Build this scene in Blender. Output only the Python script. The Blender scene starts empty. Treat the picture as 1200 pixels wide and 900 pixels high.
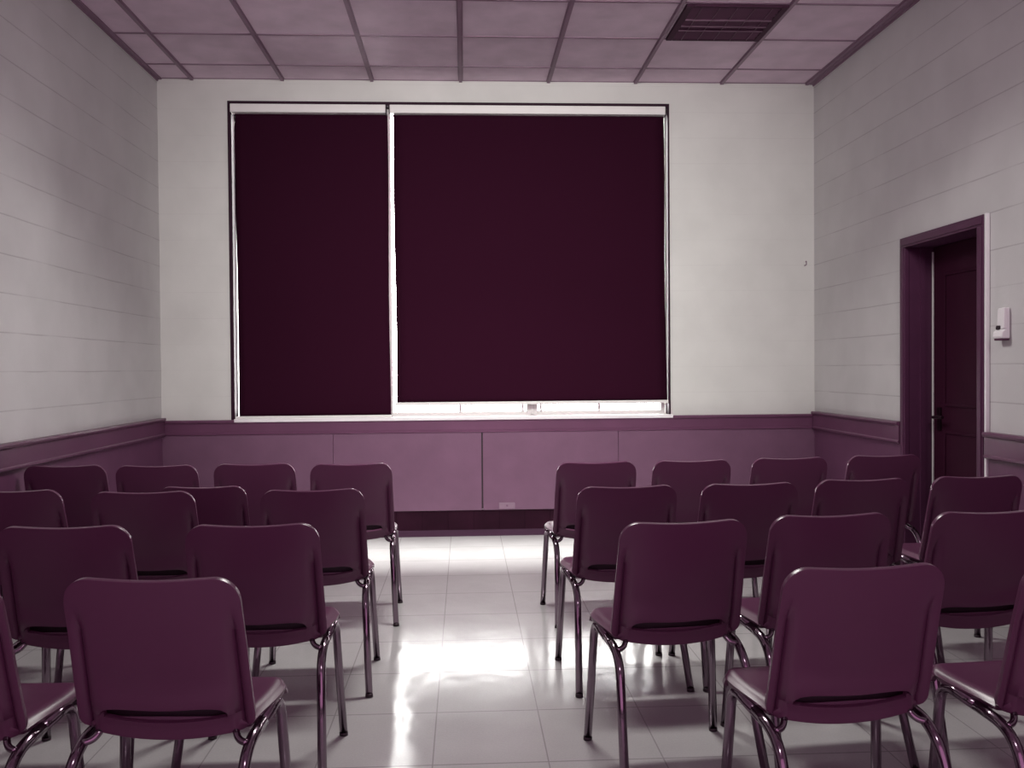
import bpy, bmesh, math, random
from mathutils import Vector, Matrix
random.seed(7)
S = bpy.context.scene
C = S.collection
PI = math.pi

# ------------------------------------------------------------------ room measures (metres)
H = 1.30                     # eye height
XL, XR, D, ZC = -2.326, 2.781, 7.14, 3.540
YF = -1.2                    # front wall, behind the viewer
RAIL_T, RAIL_B = 0.945, 0.805
WX0, WX1, WZ0, WZ1 = -1.781, 1.612, 0.925, 3.352     # window opening
DY0, DY1, DZ = 4.725, 5.655, 2.10                    # door opening incl. casing

# ------------------------------------------------------------------ materials
def srgb(r, g, b):
    f = lambda c: (c/255/12.92) if c/255 <= .04045 else ((c/255+.055)/1.055)**2.4
    return (f(r), f(g), f(b), 1)

def mat(name, col, rough=.5, metal=0., spec=.5, noise=0., nscale=8., bump=0., bscale=60., coat=0.):
    m = bpy.data.materials.new(name); m.use_nodes = True
    nt = m.node_tree; N = nt.nodes; L = nt.links
    b = N['Principled BSDF']
    b.inputs['Base Color'].default_value = col
    b.inputs['Roughness'].default_value = rough
    b.inputs['Metallic'].default_value = metal
    b.inputs['Specular IOR Level'].default_value = spec
    b.inputs['Coat Weight'].default_value = coat
    tc = N.new('ShaderNodeTexCoord')
    if noise:
        n = N.new('ShaderNodeTexNoise'); n.inputs['Scale'].default_value = nscale; n.inputs['Detail'].default_value = 5
        L.new(tc.outputs['Object'], n.inputs['Vector'])
        r = N.new('ShaderNodeMapRange'); r.inputs['From Min'].default_value = .3; r.inputs['From Max'].default_value = .7
        r.inputs['To Min'].default_value = 1-noise; r.inputs['To Max'].default_value = 1+noise
        L.new(n.outputs['Fac'], r.inputs['Value'])
        mx = N.new('ShaderNodeVectorMath'); mx.operation = 'SCALE'
        mx.inputs[0].default_value = col[:3]
        L.new(r.outputs['Result'], mx.inputs['Scale'])
        L.new(mx.outputs['Vector'], b.inputs['Base Color'])
    if bump:
        n2 = N.new('ShaderNodeTexNoise'); n2.inputs['Scale'].default_value = bscale; n2.inputs['Detail'].default_value = 4
        L.new(tc.outputs['Object'], n2.inputs['Vector'])
        bp = N.new('ShaderNodeBump'); bp.inputs['Strength'].default_value = bump; bp.inputs['Distance'].default_value = .01
        L.new(n2.outputs['Fac'], bp.inputs['Height']); L.new(bp.outputs['Normal'], b.inputs['Normal'])
    return m

def mathn(nt, op, a, b=None, c=None):
    n = nt.nodes.new('ShaderNodeMath'); n.operation = op
    for i, v in enumerate((a, b, c)):
        if v is None: continue
        if isinstance(v, (int, float)): n.inputs[i].default_value = v
        else: nt.links.new(v, n.inputs[i])
    return n.outputs[0]

def lines_mask(nt, coord, offset, pitch, width):
    """1 on thin lines every pitch, 0 elsewhere"""
    f = mathn(nt, 'FRACT', mathn(nt, 'DIVIDE', mathn(nt, 'SUBTRACT', coord, offset), pitch))
    d = mathn(nt, 'MULTIPLY', mathn(nt, 'MINIMUM', f, mathn(nt, 'SUBTRACT', 1., f)), pitch)
    return mathn(nt, 'SUBTRACT', 1., mathn(nt, 'MINIMUM', mathn(nt, 'DIVIDE', d, width), 1.))

def block_wall(name, col, strength):
    """painted concrete block: faint bed joints every 0.2 m"""
    m = mat(name, col, .62, spec=.3, noise=.05, nscale=3.)
    nt = m.node_tree; N = nt.nodes; L = nt.links; b = N['Principled BSDF']
    tc = N.new('ShaderNodeTexCoord'); sp = N.new('ShaderNodeSeparateXYZ')
    L.new(tc.outputs['Object'], sp.inputs[0])
    n = N.new('ShaderNodeTexNoise'); n.inputs['Scale'].default_value = 2.2; n.inputs['Detail'].default_value = 6
    L.new(tc.outputs['Object'], n.inputs['Vector'])
    z = mathn(nt, 'ADD', sp.outputs['Z'], mathn(nt, 'MULTIPLY', mathn(nt, 'SUBTRACT', n.outputs['Fac'], .5), .012))
    k = lines_mask(nt, z, 1.305, .2, .005)
    fade = N.new('ShaderNodeMapRange'); fade.inputs['From Min'].default_value = .42; fade.inputs['From Max'].default_value = .56
    fade.inputs['To Min'].default_value = .35; fade.inputs['To Max'].default_value = 1
    L.new(n.outputs['Fac'], fade.inputs['Value'])
    k = mathn(nt, 'MULTIPLY', mathn(nt, 'MULTIPLY', k, fade.outputs['Result']), strength)
    old = b.inputs['Base Color'].links[0].from_socket
    mx = N.new('ShaderNodeMix'); mx.data_type = 'RGBA'
    L.new(k, mx.inputs['Factor']); L.new(old, mx.inputs['A']); mx.inputs['B'].default_value = (col[0]*.3, col[1]*.24, col[2]*.28, 1)
    L.new(mx.outputs['Result'], b.inputs['Base Color'])
    g = N.new('ShaderNodeTexNoise'); g.inputs['Scale'].default_value = 55; g.inputs['Detail'].default_value = 3
    L.new(tc.outputs['Object'], g.inputs['Vector'])
    h = mathn(nt, 'SUBTRACT', mathn(nt, 'MULTIPLY', g.outputs['Fac'], .35), k)
    bp = N.new('ShaderNodeBump'); bp.inputs['Strength'].default_value = .25; bp.inputs['Distance'].default_value = .004
    L.new(h, bp.inputs['Height']); L.new(bp.outputs['Normal'], b.inputs['Normal'])
    return m

def floor_mat():
    col = (.44, .43, .43, 1)
    m = mat('polished_vinyl_tile', col, .2, spec=.9, noise=.05, nscale=2.5)
    nt = m.node_tree; N = nt.nodes; L = nt.links; b = N['Principled BSDF']
    tc = N.new('ShaderNodeTexCoord'); sp = N.new('ShaderNodeSeparateXYZ')
    L.new(tc.outputs['Object'], sp.inputs[0])
    kx = lines_mask(nt, sp.outputs['X'], -.117, .383, .0035)
    ky = lines_mask(nt, sp.outputs['Y'], 2.99, .46, .0055)
    k = mathn(nt, 'MULTIPLY', mathn(nt, 'MAXIMUM', kx, ky), .62)
    old = b.inputs['Base Color'].links[0].from_socket
    # fine speckle of the vinyl
    s = N.new('ShaderNodeTexNoise'); s.inputs['Scale'].default_value = 140; s.inputs['Detail'].default_value = 2
    L.new(tc.outputs['Object'], s.inputs['Vector'])
    r = N.new('ShaderNodeMapRange'); r.inputs['To Min'].default_value = .9; r.inputs['To Max'].default_value = 1.1
    L.new(s.outputs['Fac'], r.inputs['Value'])
    sc = N.new('ShaderNodeVectorMath'); sc.operation = 'SCALE'; L.new(old, sc.inputs[0]); L.new(r.outputs['Result'], sc.inputs['Scale'])
    mx = N.new('ShaderNodeMix'); mx.data_type = 'RGBA'
    L.new(k, mx.inputs['Factor']); L.new(sc.outputs['Vector'], mx.inputs['A']); mx.inputs['B'].default_value = (.13, .10, .12, 1)
    L.new(mx.outputs['Result'], b.inputs['Base Color'])
    # wear of the polish and slight waviness
    w = N.new('ShaderNodeTexNoise'); w.inputs['Scale'].default_value = 5; w.inputs['Detail'].default_value = 4
    L.new(tc.outputs['Object'], w.inputs['Vector'])
    rr = N.new('ShaderNodeMapRange'); rr.inputs['To Min'].default_value = .125; rr.inputs['To Max'].default_value = .20
    L.new(w.outputs['Fac'], rr.inputs['Value']); L.new(rr.outputs['Result'], b.inputs['Roughness'])
    mp = N.new('ShaderNodeMapping'); mp.inputs['Scale'].default_value = (5, 2.5, 1); L.new(tc.outputs['Object'], mp.inputs['Vector'])
    wv = N.new('ShaderNodeTexNoise'); wv.inputs['Scale'].default_value = 1.6; wv.inputs['Detail'].default_value = 2
    L.new(mp.outputs['Vector'], wv.inputs['Vector'])
    h = mathn(nt, 'SUBTRACT', mathn(nt, 'MULTIPLY', wv.outputs['Fac'], .8), mathn(nt, 'MULTIPLY', k, .03))
    bp = N.new('ShaderNodeBump'); bp.inputs['Strength'].default_value = .16; bp.inputs['Distance'].default_value = .02
    L.new(h, bp.inputs['Height']); L.new(bp.outputs['Normal'], b.inputs['Normal'])
    return m

def glass_mat():
    m = bpy.data.materials.new('window_glass'); m.use_nodes = True
    nt = m.node_tree; N = nt.nodes; N.clear()
    o = N.new('ShaderNodeOutputMaterial'); t = N.new('ShaderNodeBsdfTransparent'); g = N.new('ShaderNodeBsdfGlossy')
    g.inputs['Roughness'].default_value = .02; mx = N.new('ShaderNodeMixShader'); f = N.new('ShaderNodeFresnel'); f.inputs['IOR'].default_value = 1.4
    nt.links.new(f.outputs[0], mx.inputs[0]); nt.links.new(t.outputs[0], mx.inputs[1]); nt.links.new(g.outputs[0], mx.inputs[2])
    nt.links.new(mx.outputs[0], o.inputs['Surface'])
    return m

def tile_base_mat():
    m = mat('dark_glazed_tile', (.022, .005, .013, 1), .4, spec=.06, noise=.25, nscale=5)
    nt = m.node_tree; N = nt.nodes; L = nt.links; b = N['Principled BSDF']
    tc = N.new('ShaderNodeTexCoord'); sp = N.new('ShaderNodeSeparateXYZ'); L.new(tc.outputs['Object'], sp.inputs[0])
    k = lines_mask(nt, sp.outputs['X'], .06, .2, .003)
    old = b.inputs['Base Color'].links[0].from_socket
    mx = N.new('ShaderNodeMix'); mx.data_type = 'RGBA'; L.new(k, mx.inputs['Factor']); L.new(old, mx.inputs['A'])
    mx.inputs['B'].default_value = (.008, .002, .005, 1); L.new(mx.outputs['Result'], b.inputs['Base Color'])
    n = N.new('ShaderNodeTexNoise'); n.inputs['Scale'].default_value = 9; L.new(tc.outputs['Object'], n.inputs['Vector'])
    bp = N.new('ShaderNodeBump'); bp.inputs['Strength'].default_value = .3; bp.inputs['Distance'].default_value = .01
    L.new(mathn(nt, 'SUBTRACT', n.outputs['Fac'], k), bp.inputs['Height']); L.new(bp.outputs['Normal'], b.inputs['Normal'])
    return m

M = {}
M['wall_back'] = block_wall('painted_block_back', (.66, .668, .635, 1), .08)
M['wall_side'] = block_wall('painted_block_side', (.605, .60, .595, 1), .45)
M['floor'] = floor_mat()
M['ceil'] = mat('ceiling_tile', (.68, .545, .64, 1), .8, spec=.2, noise=.10, nscale=5, bump=.2, bscale=150)
M['tbar'] = mat('ceiling_grid_metal', (.23, .14, .20, 1), .5, noise=.05)
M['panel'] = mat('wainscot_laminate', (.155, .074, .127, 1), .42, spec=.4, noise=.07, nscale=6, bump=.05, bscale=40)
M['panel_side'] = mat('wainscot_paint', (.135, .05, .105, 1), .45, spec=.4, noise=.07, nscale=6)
M['rail'] = mat('wainscot_rail_paint', (.12, .043, .090, 1), .33, spec=.5, noise=.08, nscale=5)
M['tilebase'] = tile_base_mat()
M['blind'] = mat('blackout_fabric', (.027, .0056, .0150, 1), .95, spec=.0, noise=.05, nscale=220)
M['white'] = mat('white_enamel', (.78, .77, .75, 1), .4, noise=.03)
M['darkframe'] = mat('dark_window_casing', (.026, .007, .018, 1), .6, spec=.15, noise=.05)
M['door'] = mat('dark_door_paint', (.036, .0065, .0195, 1), .6, spec=.06, noise=.08, nscale=4)
M['doorframe'] = mat('door_frame_paint', (.085, .026, .064, 1), .45, spec=.25, noise=.06)
M['darkmetal'] = mat('dark_metal', (.05, .02, .035, 1), .3, metal=.8, noise=.05)
M['vent'] = mat('vent_dark_metal', (.105, .042, .080, 1), .6, spec=.2, noise=.06)
M['ventbar'] = mat('vent_grille_bars', (.155, .082, .125, 1), .5, spec=.2, noise=.05)
M['ventback'] = mat('vent_duct', (.050, .016, .036, 1), .7, spec=.15, noise=.05)
M['plastic'] = mat('chair_plastic', (.106, .032, .074, 1), .31, spec=.5, noise=.04, nscale=3, bump=.04, bscale=400)
M['chrome'] = mat('chrome_tube', (.24, .18, .225, 1), .12, metal=1., noise=.04, nscale=12)
M['glide'] = mat('black_glide', (.02, .006, .014, 1), .5, noise=.05)
M['cove'] = mat('dark_cove_strip', (.040, .014, .033, 1), .6, spec=.1, noise=.06)
M['glass'] = glass_mat()
M['plate'] = mat('plate_paint', (.22, .135, .19, 1), .4, noise=.05)
M['boxwhite'] = mat('white_plastic', (.86, .84, .85, 1), .35, noise=.02)

# ------------------------------------------------------------------ helpers
def link(name, bm, m, parent=None, smooth=False, kind=None):
    bmesh.ops.recalc_face_normals(bm, faces=bm.faces[:])
    me = bpy.data.meshes.new(name); bm.to_mesh(me); bm.free()
    me.materials.append(m)
    if smooth:
        for p in me.polygons: p.use_smooth = p.loop_total <= 4      # tube ends stay crisp
    o = bpy.data.objects.new(name, me); C.objects.link(o)
    if parent: o.parent = parent
    if kind: o['kind'] = kind
    return o

def box(bm, x0, x1, y0, y1, z0, z1):
    v = [bm.verts.new(p) for p in ((x0,y0,z0),(x1,y0,z0),(x1,y1,z0),(x0,y1,z0),(x0,y0,z1),(x1,y0,z1),(x1,y1,z1),(x0,y1,z1))]
    for f in ((0,3,2,1),(4,5,6,7),(0,1,5,4),(1,2,6,5),(2,3,7,6),(3,0,4,7)): bm.faces.new([v[i] for i in f])

def prism(bm, pts, a, b, axis):
    """extrude a closed profile along X or Y; profile points are (depth, z)"""
    def P(t, d, z): return (t, d, z) if axis == 'X' else (d, t, z)
    A = [bm.verts.new(P(a, d, z)) for d, z in pts]; B = [bm.verts.new(P(b, d, z)) for d, z in pts]
    n = len(pts)
    for i in range(n): bm.faces.new((A[i], A[(i+1) % n], B[(i+1) % n], B[i]))
    bm.faces.new(A); bm.faces.new(B[::-1])

def bevel(o, w=.003, seg=2):
    md = o.modifiers.new('bevel', 'BEVEL'); md.width = w; md.segments = seg; md.limit_method = 'ANGLE'; md.angle_limit = math.radians(40)
    return o

def fillet(pts, radii, n=7):
    """polyline with rounded corners"""
    P = [Vector(p) for p in pts]; out = [P[0]]
    for i in range(1, len(P)-1):
        a, b, c = P[i-1], P[i], P[i+1]; r = radii[i-1]
        d1 = (a-b).normalized(); d2 = (c-b).normalized()
        p, q = b+d1*r, b+d2*r
        for k in range(n+1):
            t = k/n; out.append((1-t)**2*p + 2*t*(1-t)*b + t*t*q)
    out.append(P[-1]); return out

def tube(bm, path, r, seg=14):
    P = [Vector(p) for p in path]; rings = []; ref = None
    for i, p in enumerate(P):
        t = (P[min(i+1, len(P)-1)] - P[max(i-1, 0)]).normalized()
        if ref is None: ref = t.orthogonal().normalized()
        ref = (ref - t*ref.dot(t)).normalized(); s = t.cross(ref)
        rings.append([bm.verts.new(p + (ref*math.cos(2*PI*k/seg) + s*math.sin(2*PI*k/seg))*r) for k in range(seg)])
    for a, b in zip(rings, rings[1:]):
        for k in range(seg): bm.faces.new((a[k], a[(k+1) % seg], b[(k+1) % seg], b[k]))
    bm.faces.new(rings[0][::-1]); bm.faces.new(rings[-1])

def empty(name, loc, label=None, cat=None, group=None, kind=None, rz=0):
    o = bpy.data.objects.new(name, None); C.objects.link(o); o.location = loc; o.rotation_euler.z = rz
    o.empty_display_size = .1
    if label: o['label'] = label; o['category'] = cat
    if group: o['group'] = group
    if kind: o['kind'] = kind
    return o

# ------------------------------------------------------------------ setting
W = .22
bm = bmesh.new(); box(bm, XL-W, XR+W, YF-W, D+W, -.15, 0); link('floor', bm, M['floor'], kind='structure')
bm = bmesh.new(); box(bm, XL-W, XR+W, YF-W, D+W, ZC, ZC+.12); link('ceiling', bm, M['ceil'], kind='structure')
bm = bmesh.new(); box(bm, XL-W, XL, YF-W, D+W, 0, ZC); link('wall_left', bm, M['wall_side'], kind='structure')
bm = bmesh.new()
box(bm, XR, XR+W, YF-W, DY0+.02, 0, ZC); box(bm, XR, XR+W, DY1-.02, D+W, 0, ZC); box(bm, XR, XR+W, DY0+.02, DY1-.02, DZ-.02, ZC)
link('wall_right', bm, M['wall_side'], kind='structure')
bm = bmesh.new()
box(bm, XL, WX0, D, D+W, 0, ZC); box(bm, WX1, XR, D, D+W, 0, ZC)
box(bm, WX0, WX1, D, D+W, WZ1, ZC); box(bm, WX0, WX1, D, D+W, 0, WZ0)
link('wall_back', bm, M['wall_back'], kind='structure')
bm = bmesh.new(); box(bm, XL, XR, YF-W, YF, 0, ZC); link('wall_front', bm, M['wall_side'], kind='structure')

# suspended-ceiling grid
bm = bmesh.new()
xs = [-.012+.684*k for k in range(-3, 5)]; ys = [6.81-.614*k for k in range(0, 14)]
for x in xs:
    if XL+.05 < x < XR-.05:
        box(bm, x-.012, x+.012, YF, D, ZC-.016, ZC); box(bm, x-.019, x+.019, YF, D, ZC-.004, ZC)
for y in ys:
    if y > YF: box(bm, XL, XR, y-.010, y+.010, ZC-.005, ZC)
for x0, x1 in ((XL, XL+.035), (XR-.035, XR)):
    box(bm, x0, x1, YF, D, ZC-.012, ZC)
box(bm, XL, XL+.010, YF, D, ZC-.024, ZC); box(bm, XR-.010, XR, YF, D, ZC-.024, ZC)
box(bm, XL, XR, D-.008, D, ZC-.005, ZC)
link('trim_1', bm, M['tbar'], kind='structure')

# wainscot of the back wall: panels, cap rail, tiled base
bm = bmesh.new()
edges = [XL, -1.02, .13, 1.20, XR]
gaps = {-1.02: .0012, .13: .006, 1.20: .0012}
for a, b in zip(edges, edges[1:]):
    box(bm, a+gaps.get(a, 0), b-gaps.get(b, 0), D-.030, D-.002, .20, .815)
bevel(link('trim_2', bm, M['panel'], kind='structure'), .0015)
bm = bmesh.new(); box(bm, .12, .14, D-.018, D-.003, .21, .81); link('trim_3', bm, M['glide'], kind='structure')
def rail_profile(w, s):        # wall plane w, s = +1/-1 direction into the room
    return [(w, RAIL_B), (w+s*.030, RAIL_B), (w+s*.040, RAIL_B+.006), (w+s*.040, RAIL_B+.016), (w+s*.034, RAIL_B+.022),
            (w+s*.034, RAIL_T-.028), (w+s*.046, RAIL_T-.022), (w+s*.050, RAIL_T-.010), (w+s*.046, RAIL_T), (w, RAIL_T)]
bm = bmesh.new(); 
# the sill part of the rail runs below the window
prism(bm, [(d, z - (.022 if z >= RAIL_T-.03 else 0)) for d, z in rail_profile(D, -1)], XL, XR, 'X'); link('trim_4', bm, M['rail'], kind='structure')
bm = bmesh.new(); box(bm, XL, XR, D-.012, D-.001, .0, .20); link('baseboard_back', bm, M['tilebase'], kind='structure')
bm = bmesh.new(); prism(bm, [(D-.013, .0), (D-.045, .0), (D-.040, .012), (D-.022, .03), (D-.013, .045)], XL, XR, 'X'); link('trim_5', bm, M['cove'], kind='structure')
# side walls
bm = bmesh.new(); prism(bm, rail_profile(XL, 1), YF, D-.05, 'Y'); link('trim_6', bm, M['rail'], kind='structure')
bm = bmesh.new(); prism(bm, rail_profile(XR, -1), DY1+.003, D-.05, 'Y'); prism(bm, rail_profile(XR, -1), YF, DY0-.025, 'Y'); link('trim_7', bm, M['rail'], kind='structure')
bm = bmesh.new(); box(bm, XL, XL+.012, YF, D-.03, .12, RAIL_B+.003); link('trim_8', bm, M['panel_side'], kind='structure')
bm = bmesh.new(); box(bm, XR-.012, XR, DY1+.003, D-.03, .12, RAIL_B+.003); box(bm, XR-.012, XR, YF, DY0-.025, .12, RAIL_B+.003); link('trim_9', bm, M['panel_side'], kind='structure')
bm = bmesh.new(); box(bm, XL, XL+.016, YF, D-.045, 0, .12); link('baseboard_left', bm, M['tilebase'], kind='structure')
bm = bmesh.new(); box(bm, XR-.016, XR, DY1+.003, D-.045, 0, .12); box(bm, XR-.016, XR, YF, DY0-.025, 0, .12); link('baseboard_right', bm, M['tilebase'], kind='structure')

# ------------------------------------------------------------------ window
win = empty('window_1', ((WX0+WX1)/2, D+.13, WZ0), kind='structure')
def wl(name, bm, m, parent=win):
    o = link(name, bm, m); o.data.transform(Matrix.Translation(-Vector(win.location))); o.parent = parent
    return o
bm = bmesh.new()                                     # thin dark casing round the opening
c = .016
box(bm, WX0-c, WX0+.012, D-.012, D+.10, WZ0-.005, WZ1+c); box(bm, WX1-.006, WX1+.008, D-.012, D+.10, WZ0, WZ1+c)
box(bm, WX0+.012, WX1-.006, D-.012, D+.10, WZ1-.010, WZ1+c)
wl('casing', bm, M['darkframe'])
bm = bmesh.new(); box(bm, WX0+.012, WX1+.02, D-.05, D+.20, WZ0-.02, WZ0+.006); bevel(wl('sill', bm, M['boxwhite']), .004)
XM = -.622
def sash(x0, x1, handle_side):
    bm = bmesh.new(); y0, y1 = D+.12, D+.17; t = .034
    z0, z1 = WZ0+.010, WZ1-.02
    box(bm, x0, x0+t, y0, y1, z0, z1); box(bm, x1-t, x1, y0, y1, z0, z1)
    box(bm, x0+t, x1-t, y0, y1, z0, z0+.026); box(bm, x0+t, x1-t, y0, y1, z1-t, z1)
    xm = (x0+x1)/2
    box(bm, xm-.010, xm+.010, y0+.012, y1-.008, z0+.026, z1-t)
    s = bevel(wl('sash', bm, M['white']), .003)
    bm = bmesh.new(); box(bm, x0+t, x1-t, y1-.02, y1-.015, z0+.026, z1-t); wl('pane', bm, M['glass'], s)
    xh = x1-.075 if handle_side > 0 else x0+.05
    bm = bmesh.new(); box(bm, xh, xh+.018, y0-.022, y0, z0+.030, z0+.085); box(bm, xh-.004, xh+.022, y0-.012, y0, z0+.026, z0+.036); bevel(wl('handle', bm, M['white'], s), .003)
sash(WX0+.012, XM-.02, 1); sash(XM+.02, .525, 1); sash(.545, WX1-.008, -1)
bm = bmesh.new()
box(bm, XM-.02, XM+.02, D+.11, D+.19, WZ0+.006, WZ1-.01); box(bm, .525, .545, D+.11, D+.19, WZ0+.006, WZ1-.01)
box(bm, WX0+.012, WX1-.006, D+.11, D+.19, WZ0+.006, WZ0+.012); box(bm, WX0+.012, WX1-.006, D+.11, D+.19, WZ1-.022, WZ1-.01)
wl('frame', bm, M['white'])

# ------------------------------------------------------------------ roller blinds
def roller_blind(x0t, x1t, x0b, x1b, zbot, hx0, hx1, label, bar):
    y = D+.012; ztop = 3.281
    e = empty('roller_blind', ((x0t+x1t)/2, y, zbot), label, 'blind', 'blackout roller blinds on the window')
    off = Matrix.Translation(-Vector(e.location))
    bm = bmesh.new(); nx, nz = 24, 60; g = []
    for j in range(nz+1):
        t = j/nz; row = []
        for i in range(nx+1):
            s = i/nx
            xa = x0b+(x0t-x0b)*t; xb = x1b+(x1t-x1b)*t
            curl = .010*math.sin(PI*t)*(abs(2*s-1)**6)                # edges curl a little
            xx = xa+(xb-xa)*s + .004*math.sin(7*t+2*s)*(abs(2*s-1)**4)
            row.append(bm.verts.new((xx, y+.010+curl+.003*math.sin(9*s+3*t), zbot+.02+(ztop-zbot-.02)*t)))
        g.append(row)
    for j in range(nz):
        for i in range(nx): bm.faces.new((g[j][i], g[j][i+1], g[j+1][i+1], g[j+1][i]))
    f = link('fabric', bm, M['blind'], smooth=True); f.data.transform(off); f.parent = e
    f.modifiers.new('thick', 'SOLIDIFY').thickness = .0012
    bm = bmesh.new(); box(bm, hx0, hx1, D-.035, D+.045, ztop-.004, ztop+.060)
    h = bevel(link('head_box', bm, M['white']), .004); h.data.transform(off); h.parent = e; h['label'] = 'white head box of the blind'
    for xx in (hx0-.005, hx1):
        bm = bmesh.new(); box(bm, xx, xx+.005, D-.030, D+.040, ztop-.012, ztop+.058)
        b = link('end_cap', bm, M['darkframe']); b.data.transform(off); b.parent = e
    bm = bmesh.new(); box(bm, bar[0], bar[1], y-.012, y+.014, zbot, zbot+.024)
    b = bevel(link('bottom_bar', bm, M['white']), .004); b.data.transform(off); b.parent = e; b['label'] = 'white bottom bar of the blind'
roller_blind(-1.752, -.583, -1.742, -.578, .925, -1.772, -.592, 'narrow black roller blind left of the window gap, pulled down to the sill', (-1.775, -.572))
roller_blind(-.538, 1.580, -.530, 1.598, 1.020, -.560, 1.585, 'wide black roller blind right of the window gap, stopping above the sill', (-.540, 1.606))
# ------------------------------------------------------------------ door
dr = empty('door_1', (XR, (DY0+DY1)/2, 0), kind='structure')
def dl(name, bm, m, parent=dr):
    o = link(name, bm, m); o.data.transform(Matrix.Translation(-Vector(dr.location))); o.parent = parent; return o
cw = .062; rec = .15
bm = bmesh.new()
for ya, yb in ((DY0, DY0+cw), (DY1-cw, DY1)):
    box(bm, XR-.028, XR+.006, ya, yb, 0, DZ-cw); box(bm, XR-.034, XR, ya+.012, yb-.012, 0, DZ-cw)
box(bm, XR-.028, XR+.006, DY0, DY1, DZ-cw, DZ); box(bm, XR-.034, XR, DY0+.012, DY1-.012, DZ-cw+.012, DZ-.012)
fr = bevel(dl('door_frame', bm, M['doorframe']), .003)
bm = bmesh.new()                                       # jamb lining the opening
box(bm, XR+.001, XR+W, DY0+.022, DY0+cw, 0, DZ-cw); box(bm, XR+.001, XR+W, DY1-cw, DY1-.022, 0, DZ-cw)
box(bm, XR+.001, XR+W, DY0+.022, DY1-.022, DZ-cw, DZ-.022)
box(bm, XR+.07, XR+.10, DY1-cw-.014, DY1-cw, 0, DZ-cw-.0)                   # stop moulding
dl('jamb', bm, M['doorframe'])
bm = bmesh.new(); box(bm, XR-.022, XR-.001, DY0-.020, DY0-.001, 0, DZ+.004)
bevel(dl('edge_trim', bm, M['boxwhite']), .003)['label'] = 'white edge strip on the near side of the door frame'
bm = bmesh.new(); x0 = XR+rec; y0, y1 = DY0+cw+.002, DY1-cw-.020
box(bm, x0, x0+.045, y0, y1, .006, DZ-cw-.004)
leaf = bevel(dl('door_leaf', bm, M['door']), .002)
bm = bmesh.new()                                       # raised mouldings of two tall panels
def ring(za, zb, ya, yb):
    t = .016
    box(bm, x0-.008, x0, ya, ya+t, za, zb); box(bm, x0-.008, x0, yb-t, yb, za, zb)
    box(bm, x0-.008, x0, ya+t, yb-t, za, za+t); box(bm, x0-.008, x0, ya+t, yb-t, zb-t, zb)
ring(1.05, 1.86, y0+.12, y1-.13); ring(.16, .90, y0+.12, y1-.13)
bevel(dl('panel_moulding', bm, M['door'], leaf), .004)
bm = bmesh.new(); yh = y1-.075
box(bm, x0-.010, x0, yh-.022, yh+.022, .90, 1.04)
tube(bm, fillet([(x0-.008, yh, .98), (x0-.052, yh, .98), (x0-.052, yh-.125, .985)], [.018]), .0095)
dl('handle', bm, M['darkmetal'], leaf)['label'] = 'dark lever handle'
bm = bmesh.new(); box(bm, x0-.006, x0+.03, y1+.002, y1+.012, .0, DZ-cw-.03)
dl('edge_strip', bm, M['white'])['label'] = 'pale strip along the far edge of the door leaf'
bm = bmesh.new(); box(bm, XR+W, XR+W+.02, DY0-.1, DY1+.1, 0, DZ+.1); dl('back_lining', bm, M['door'])

# ------------------------------------------------------------------ white box on the right wall
e = empty('wall_box', (XR, 4.565, 1.435), 'small white wall box with a dark button, right of the door', 'wall box')
def el(name, bm, m, parent, smooth=False):
    o = link(name, bm, m, smooth=smooth); o.parent = parent; return o
bm = bmesh.new(); prism(bm, [(-.002, .0), (-.042, .0), (-.046, .012), (-.043, .035), (-.024, .05), (-.020, .15), (-.014, .158), (-.002, .158)], -.042, .042, 'Y')
# profile points are (depth, z) along Y
body = bevel(el('body', bm, M['boxwhite'], e), .005, 3)
bm = bmesh.new(); prism(bm, [(-.020, .05), (-.036, .05), (-.032, .158), (-.018, .158)], -.042, -.010, 'Y'); bevel(el('cover', bm, M['boxwhite'], e), .004)
bm = bmesh.new(); tube(bm, [(-.022, .016, .056), (-.037, .016, .056)], .012, 18); el('button', bm, M['glide'], e)['label'] = 'dark round button'
bm = bmesh.new(); box(bm, -.040, -.004, -.038, .038, -.010, .002); bevel(el('underside_shade', bm, M['vent'], e), .003)['label'] = 'dark slab giving the shade under the box'  # dark slab painted in as the shade beneath the box

# small plate low on the wainscot, and the hook by the corner
e = empty('outlet_plate', (.32, D-.030, .232), 'small pale outlet plate at the bottom edge of the wainscot under the window', 'outlet')
bm = bmesh.new(); box(bm, -.062, .062, -.006, 0, -.024, .024); pl = bevel(el('plate', bm, M['plate'], e), .003)
bm = bmesh.new()
box(bm, -.006, .008, -.0075, -.004, -.006, .008)
el('socket', bm, M['panel'], e)
e = empty('wall_hook', (2.71, D, 2.115), 'tiny wall hook high on the back wall near its right corner', 'hook')
bm = bmesh.new(); tube(bm, fillet([(0, 0, .018), (0, -.02, .018), (0, -.022, -.012), (-.018, -.022, -.016)], [.006, .008]), .0035, 10); el('hook', bm, M['plate'], e, True)
bm = bmesh.new(); tube(bm, [(0, 0, .018), (0, -.004, .018)], .009, 14); el('base', bm, M['white'], e)

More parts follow.
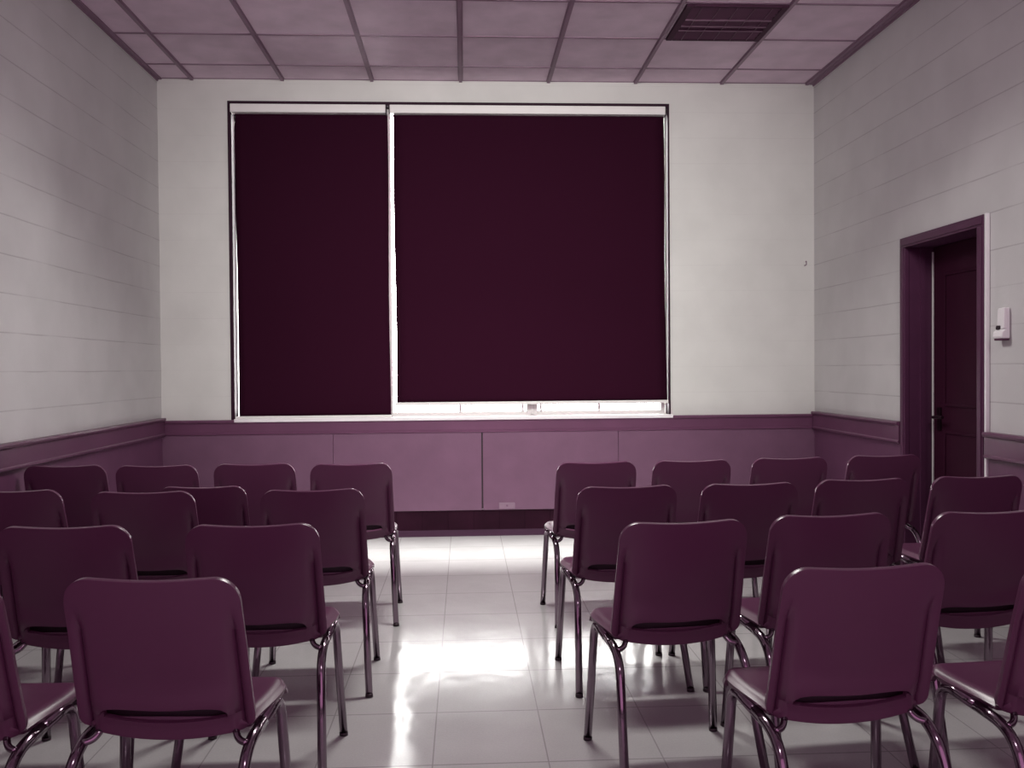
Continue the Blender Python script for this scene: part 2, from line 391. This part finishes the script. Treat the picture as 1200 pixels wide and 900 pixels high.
# ------------------------------------------------------------------ ceiling air vent
vx0, vx1, vy0, vy1 = 1.385, 2.028, 5.593, 6.186
e = empty('air_vent', ((vx0+vx1)/2, (vy0+vy1)/2, ZC), 'dark square air vent grille set in the ceiling tiles', 'air vent')
off = Matrix.Translation(-Vector(e.location))
def vl(name, bm, m):
    o = link(name, bm, m); o.data.transform(off); o.parent = e; return o
bm = bmesh.new(); box(bm, vx0+.02, vx1-.02, vy0+.02, vy1-.02, ZC-.006, ZC-.001); vl('duct_plate', bm, M['ventback'])
bm = bmesh.new(); z0 = ZC-.020; t = .042
box(bm, vx0, vx0+t, vy0, vy1, z0, ZC); box(bm, vx1-t, vx1, vy0, vy1, z0, ZC)
box(bm, vx0+t, vx1-t, vy0, vy0+.02, z0, ZC); box(bm, vx0+t, vx1-t, vy1-.03, vy1, z0, ZC)
bevel(vl('frame', bm, M['ventback']), .004)
for k in range(11):
    y = vy0+.045+k*.05
    bm = bmesh.new(); prism(bm, [(y-.016, ZC-.008), (y+.010, ZC-.019), (y+.013, ZC-.017), (y-.013, ZC-.006)], vx0+t, vx1-t, 'X'); vl('louvre', bm, M['vent'])
for y in (vy0+.215, vy0+.32, vy0+.395):
    bm = bmesh.new(); box(bm, vx0+t, vx1-t, y-.005, y+.005, ZC-.026, ZC-.017); vl('cross_bar', bm, M['ventbar'])
for k in range(5):
    x = vx0+.10+k*.111
    bm = bmesh.new(); box(bm, x-.0013, x+.0013, vy0+.02, vy1-.03, ZC-.024, ZC-.018); vl('divider', bm, M['ventbar'])

# ------------------------------------------------------------------ chairs
T, YB = .82, -.13                       # height of the back, where its top stands
HW = .2085
def smooth01(t): t = max(0, min(1, t)); return t*t*(3-2*t)
def back_mesh():
    bm = bmesh.new()
    nu = 48
    us = []
    for i in range(nu+1):
        a = -1+2*i/nu
        us.append(math.copysign(1-(1-abs(a))**1.55, a))       # denser at the sides
    r = .062
    def zt(x):
        ax = abs(x)/HW
        z = T - .009*(1-ax*ax)**2                              # slight dip in the middle
        d = abs(x)-(HW-r)
        if d > 0: z -= r-math.sqrt(max(r*r-d*d, 0))
        return z
    def zb(x):
        z = .404 + .030*(x/HW)**2
        d = abs(x)-(HW-.030)
        if d > 0: z += .030-math.sqrt(max(.030**2-d*d, 0))
        return z
    ts = [0, .02, .05, .08, .095, .105, .110, .124, .140, .156, .172, .188, .204, .214, .25, .29, .34, .40, .47, .54, .61, .68, .75, .81, .86, .90, .935, .965, .985, 1]
    SL0, SL1, SU = 6, 12, .72                                  # rows and half-width of the slot
    def wide(t): return 1.0 + .035*(1-t) - .0*t                # a little wider at the seat
    g = []
    for j, t in enumerate(ts):
        row = []
        for u in us:
            x0 = u*HW; a, b = zb(x0), zt(x0)
            tt = t
            if SL0 < j <= SL1:                                  # slot tapers to its ends
                k = math.sqrt(max(0, 1-(abs(u)/SU)**4)) if abs(u) < SU else 0
                tt = ts[SL0] + (t-ts[SL0])*(.3+.7*k)
            z = a+(b-a)*tt; x = x0*wide(t)
            dz = (T-z)/.38
            y = YB + .088*dz - .020*dz*(1-dz)*1.2               # rake, slight bow
            y += .020*(abs(u)**2.4)*(.5+.5*smooth01(dz*2))      # sides wrap forward
            y += .020*math.exp(-((abs(u)-.87)/.05)**2)*smooth01((dz-.22)/.15)   # flute beside the edge
            k2 = 1-smooth01((abs(u)-.66)/.22)
            if j >= SL1: y -= .011*k2*smooth01((.36-t)/.17)      # swell that overhangs the slot
            else: y += .004*k2*(1-smooth01((.06-t)/.06))         # set-back lip below it
            row.append(bm.verts.new((x, y, z)))
        g.append(row)
    for j in range(len(ts)-1):
        for i in range(nu):
            if SL0 <= j < SL1 and abs(us[i]) < SU and abs(us[i+1]) < SU: continue
            bm.faces.new((g[j][i], g[j][i+1], g[j+1][i+1], g[j+1][i]))
    return bm
def seat_mesh():
    bm = bmesh.new(); nu, nv = 28, 26; g = []
    y0, y1 = -.034, .295
    for j in range(nv+1):
        t = j/nv; row = []
        for i in range(nu+1):
            a = -1+2*i/nu; u = math.copysign(1-(1-abs(a))**1.4, a)
            hw = .202+.020*smooth01(t*1.3)
            x = u*hw
            rf, rr = .055, .03
            yf = y1; yr = y0
            d = abs(x)-(hw-rf)
            if d > 0: yf -= rf-math.sqrt(max(rf*rf-d*d, 0))
            d = abs(x)-(hw-rr)
            if d > 0: yr += rr-math.sqrt(max(rr*rr-d*d, 0))
            tv = 1-(1-t)**1.2
            y = yr+(yf-yr)*tv
            z = .448 - .012*(1-u*u)*math.sin(PI*min(1, t*1.1)) + .010*t
            z -= .026*smooth01((t-.80)/.2)**2                   # waterfall front
            z -= .016*smooth01((abs(u)-.82)/.18)**2             # turned-down sides
            z += .010*smooth01((.12-t)/.12)*(1-abs(u)**6)       # sweeps up into the back
            row.append(bm.verts.new((x, y, z)))
        g.append(row)
    for j in range(nv):
        for i in range(nu): bm.faces.new((g[j][i], g[j][i+1], g[j+1][i+1], g[j+1][i]))
    return bm
def shell(o, th, off):
    s = o.modifiers.new('thick', 'SOLIDIFY'); s.thickness = th; s.offset = off
    b = o.modifiers.new('round', 'BEVEL'); b.width = th*.42; b.segments = 3; b.limit_method = 'ANGLE'; b.angle_limit = math.radians(50)
    return o

GROUP = 'purple plastic chairs set out in rows'
proto = empty('stacking_chair', (0, 0, 0), 'x', 'chair', GROUP)
bk = shell(link('backrest', back_mesh(), M['plastic'], proto, True), .016, 0)
bm = bmesh.new()                                            # dark sheet behind the slot, standing in for the shade inside it
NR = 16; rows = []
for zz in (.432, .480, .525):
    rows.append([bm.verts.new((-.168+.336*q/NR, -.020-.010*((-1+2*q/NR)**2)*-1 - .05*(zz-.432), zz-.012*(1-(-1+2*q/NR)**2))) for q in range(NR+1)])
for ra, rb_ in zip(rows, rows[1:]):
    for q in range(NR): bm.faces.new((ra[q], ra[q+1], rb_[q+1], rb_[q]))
lr = link('slot_shade', bm, M['glide'], proto, True); lr['label'] = 'dark sheet giving the shade inside the slot of the back'
st = shell(link('seat', seat_mesh(), M['plastic'], proto, True), .012, -1)
R = .0143
for s in (-1, 1):
    # one bent tube a side: front leg, rail under the seat, rear leg; cut in the middle of the rail
    ff, fb, rb, rf = (s*.230, .236, .008), (s*.210, .205, .424), (s*.204, -.088, .398), (s*.227, -.228, .008)
    mid = tuple((a+b)/2 for a, b in zip(fb, rb))
    bm = bmesh.new(); tube(bm, fillet([ff, fb, mid], [.055], 9), R); fl = link('leg', bm, M['chrome'], proto, True)
    bm = bmesh.new(); tube(bm, [(s*.2304, .2365, 0), (s*.2298, .2358, .012)], R+.001); link('foot_cap', bm, M['glide'], fl, True)
    bm = bmesh.new(); tube(bm, fillet([mid, rb, rf], [.085], 12), R); rl = link('leg', bm, M['chrome'], proto, True)
    bm = bmesh.new(); tube(bm, [(s*.2275, -.2300, 0), (s*.2268, -.2270, .012)], R+.001); link('foot_cap', bm, M['glide'], rl, True)
    # clip that ties the tube to the shell
    bm = bmesh.new(); tube(bm, fillet([(s*.204, -.052, .400), (s*.178, -.046, .404), (s*.160, -.020, .432)], [.016], 6), .0085); link('bracket', bm, M['chrome'], proto, True)
bm = bmesh.new(); tube(bm, [(-.204, .06, .410), (.204, .06, .410)], .009)
link('cross_rail', bm, M['chrome'], proto, True)

def dup(root):
    r = root.copy(); C.objects.link(r)
    for ch in list(root.children):
        c = ch.copy(); C.objects.link(c); c.parent = r
        for g in ch.children:
            d = g.copy(); C.objects.link(d); d.parent = c
    return r

# where the top of each back stands, turn in degrees, size, label
LA, RA = 'left of the aisle', 'right of the aisle'
chairs = [
 (-0.739, 2.161, -4, 1, 'nearest purple chair left of the aisle, its whole back in view at bottom left'),
 (-1.279, 2.150, -3, 1, 'purple chair cut by the left photo edge, beside the nearest left chair'),
 (-0.672, 2.895, 0, 1, 'aisle-side purple chair of the second row, left of the aisle'),
 (-1.265, 2.921, -1, 1, 'purple chair at the left photo edge in the second row, away from the aisle'),
 (-0.621, 3.726, 2, 1, 'aisle-side purple chair of the third row, left of the aisle'),
 (-1.301, 3.735, -2, 1, 'middle purple chair of the third row left, seen between two second-row backs'),
 (-1.869, 3.839, -2, 1, 'third-row purple chair half cut by the left photo edge'),
 (-1.196, 4.200, -1, .95, 'slightly lower purple chair out of line before the back row, left of the aisle'),
 (-0.589, 4.728, 2, 1, 'back-row purple chair left of the aisle, closest to the aisle, legs in view'),
 (-1.096, 4.790, 0, 1, 'back-row purple chair left of the aisle, second from the aisle'),
 (-1.590, 4.775, -1, 1, 'back-row purple chair left of the aisle, third from the aisle'),
 (-2.076, 4.833, 0, 1, 'back-row purple chair farthest left, closest to the left wall'),
 (0.964, 2.143, 5, 1, 'nearest purple chair right of the aisle, its whole back in view at bottom right'),
 (1.549, 2.134, 5, 1, 'purple chair cut by the right photo edge, beside the nearest right chair'),
 (0.686, 2.820, 6, 1, 'aisle-side purple chair of the second row, right of the aisle'),
 (1.192, 2.904, 5, 1, 'second-row purple chair right of the aisle, second from the aisle'),
 (1.740, 2.919, 4, 1, 'second-row purple chair near the right photo edge, third from the aisle'),
 (0.661, 3.689, 4, 1, 'aisle-side purple chair of the third row, right of the aisle'),
 (1.178, 3.714, 4, 1, 'third-row purple chair right of the aisle, second from the aisle'),
 (1.695, 3.800, 3, 1, 'third-row purple chair right of the aisle, third from the aisle'),
 (2.227, 3.850, 3, 1, 'third-row purple chair farthest right, in front of the doorway'),
 (0.674, 4.651, 4, 1, 'back-row purple chair right of the aisle, closest to the aisle'),
 (1.177, 4.673, 4, 1, 'back-row purple chair right of the aisle, second from the aisle'),
 (1.717, 4.738, 4, 1, 'back-row purple chair right of the aisle, third from the aisle'),
 (2.263, 4.808, 4, 1, 'back-row purple chair farthest right, beside the door frame'),
]
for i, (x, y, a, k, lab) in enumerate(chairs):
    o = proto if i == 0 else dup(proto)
    a = math.radians(a)
    o.location = (x - (-YB)*math.sin(a)*k, y + (-YB)*math.cos(a)*k, 0)
    o.rotation_euler = (0, 0, a); o.scale = (k, k, k); o['label'] = lab

# ------------------------------------------------------------------ light
def area(name, loc, target, sx, sy, power, col, spread=180):
    l = bpy.data.lights.new(name, 'AREA'); l.shape = 'RECTANGLE'; l.size = sx; l.size_y = sy; l.energy = power; l.color = col
    l.spread = math.radians(spread)
    o = bpy.data.objects.new(name, l); C.objects.link(o); o.location = loc
    d = Vector(target)-Vector(loc); o.rotation_euler = d.to_track_quat('-Z', 'Y').to_euler()
    return o
area('ceiling_lamp', (.25, 5.16, 3.46), (.25, 4.1, 0), 1.1, .22, 64, (1, .985, .94), 140)
area('back_wall_fill', (.25, 1.2, 3.30), (.25, 7, 2.0), 3.3, .4, 38, (1, .985, .94), 58)  # unseen lamp, added to brighten the back wall
area('floor_band_fill', (.25, 5.0, 3.46), (.25, 6.47, 0), 3.0, .06, 24, (1, .99, .96), 22)  # added lamp without a fixture, makes the bright floor band by the wall
area('rear_glint_fill', (.25, .2, 3.42), (.25, 1.2, 0), 1.0, .3, 14, (1, .985, .97))  # unseen lamp behind the viewer, added for white glints on legs and rims
area('purple_fill', (.25, -1.1, 1.8), (.25, 4, 1.8), 4.6, 3.0, 46, (.76, .35, .63))

w = bpy.data.worlds.new('overcast_sky'); S.world = w; w.use_nodes = True
bg = w.node_tree.nodes['Background']; bg.inputs['Color'].default_value = (1, .99, .97, 1); bg.inputs['Strength'].default_value = 29

# ------------------------------------------------------------------ camera
cd = bpy.data.cameras.new('camera'); cam = bpy.data.objects.new('camera', cd); C.objects.link(cam)
f, yaw, pit, rol = 1070.6, .0516, .0167, -.008
cd.sensor_width = 36; cd.lens = 36*f/1200; cd.clip_start = .02
fw = Vector((math.sin(yaw)*math.cos(pit), math.cos(yaw)*math.cos(pit), -math.sin(pit)))
r = Vector((math.cos(yaw), -math.sin(yaw), 0)); u = r.cross(fw)
r2 = r*math.cos(rol)+u*math.sin(rol); u2 = -r*math.sin(rol)+u*math.cos(rol)
cam.matrix_world = Matrix(((r2.x, u2.x, -fw.x, 0), (r2.y, u2.y, -fw.y, 0), (r2.z, u2.z, -fw.z, H), (0, 0, 0, 1)))
S.camera = cam

S.view_settings.view_transform = 'Standard'
S.view_settings.look = 'None'
S.cycles.use_denoising = True
S.cycles.max_bounces = 8
S.cycles.caustics_reflective = False
S.cycles.sample_clamp_indirect = 4
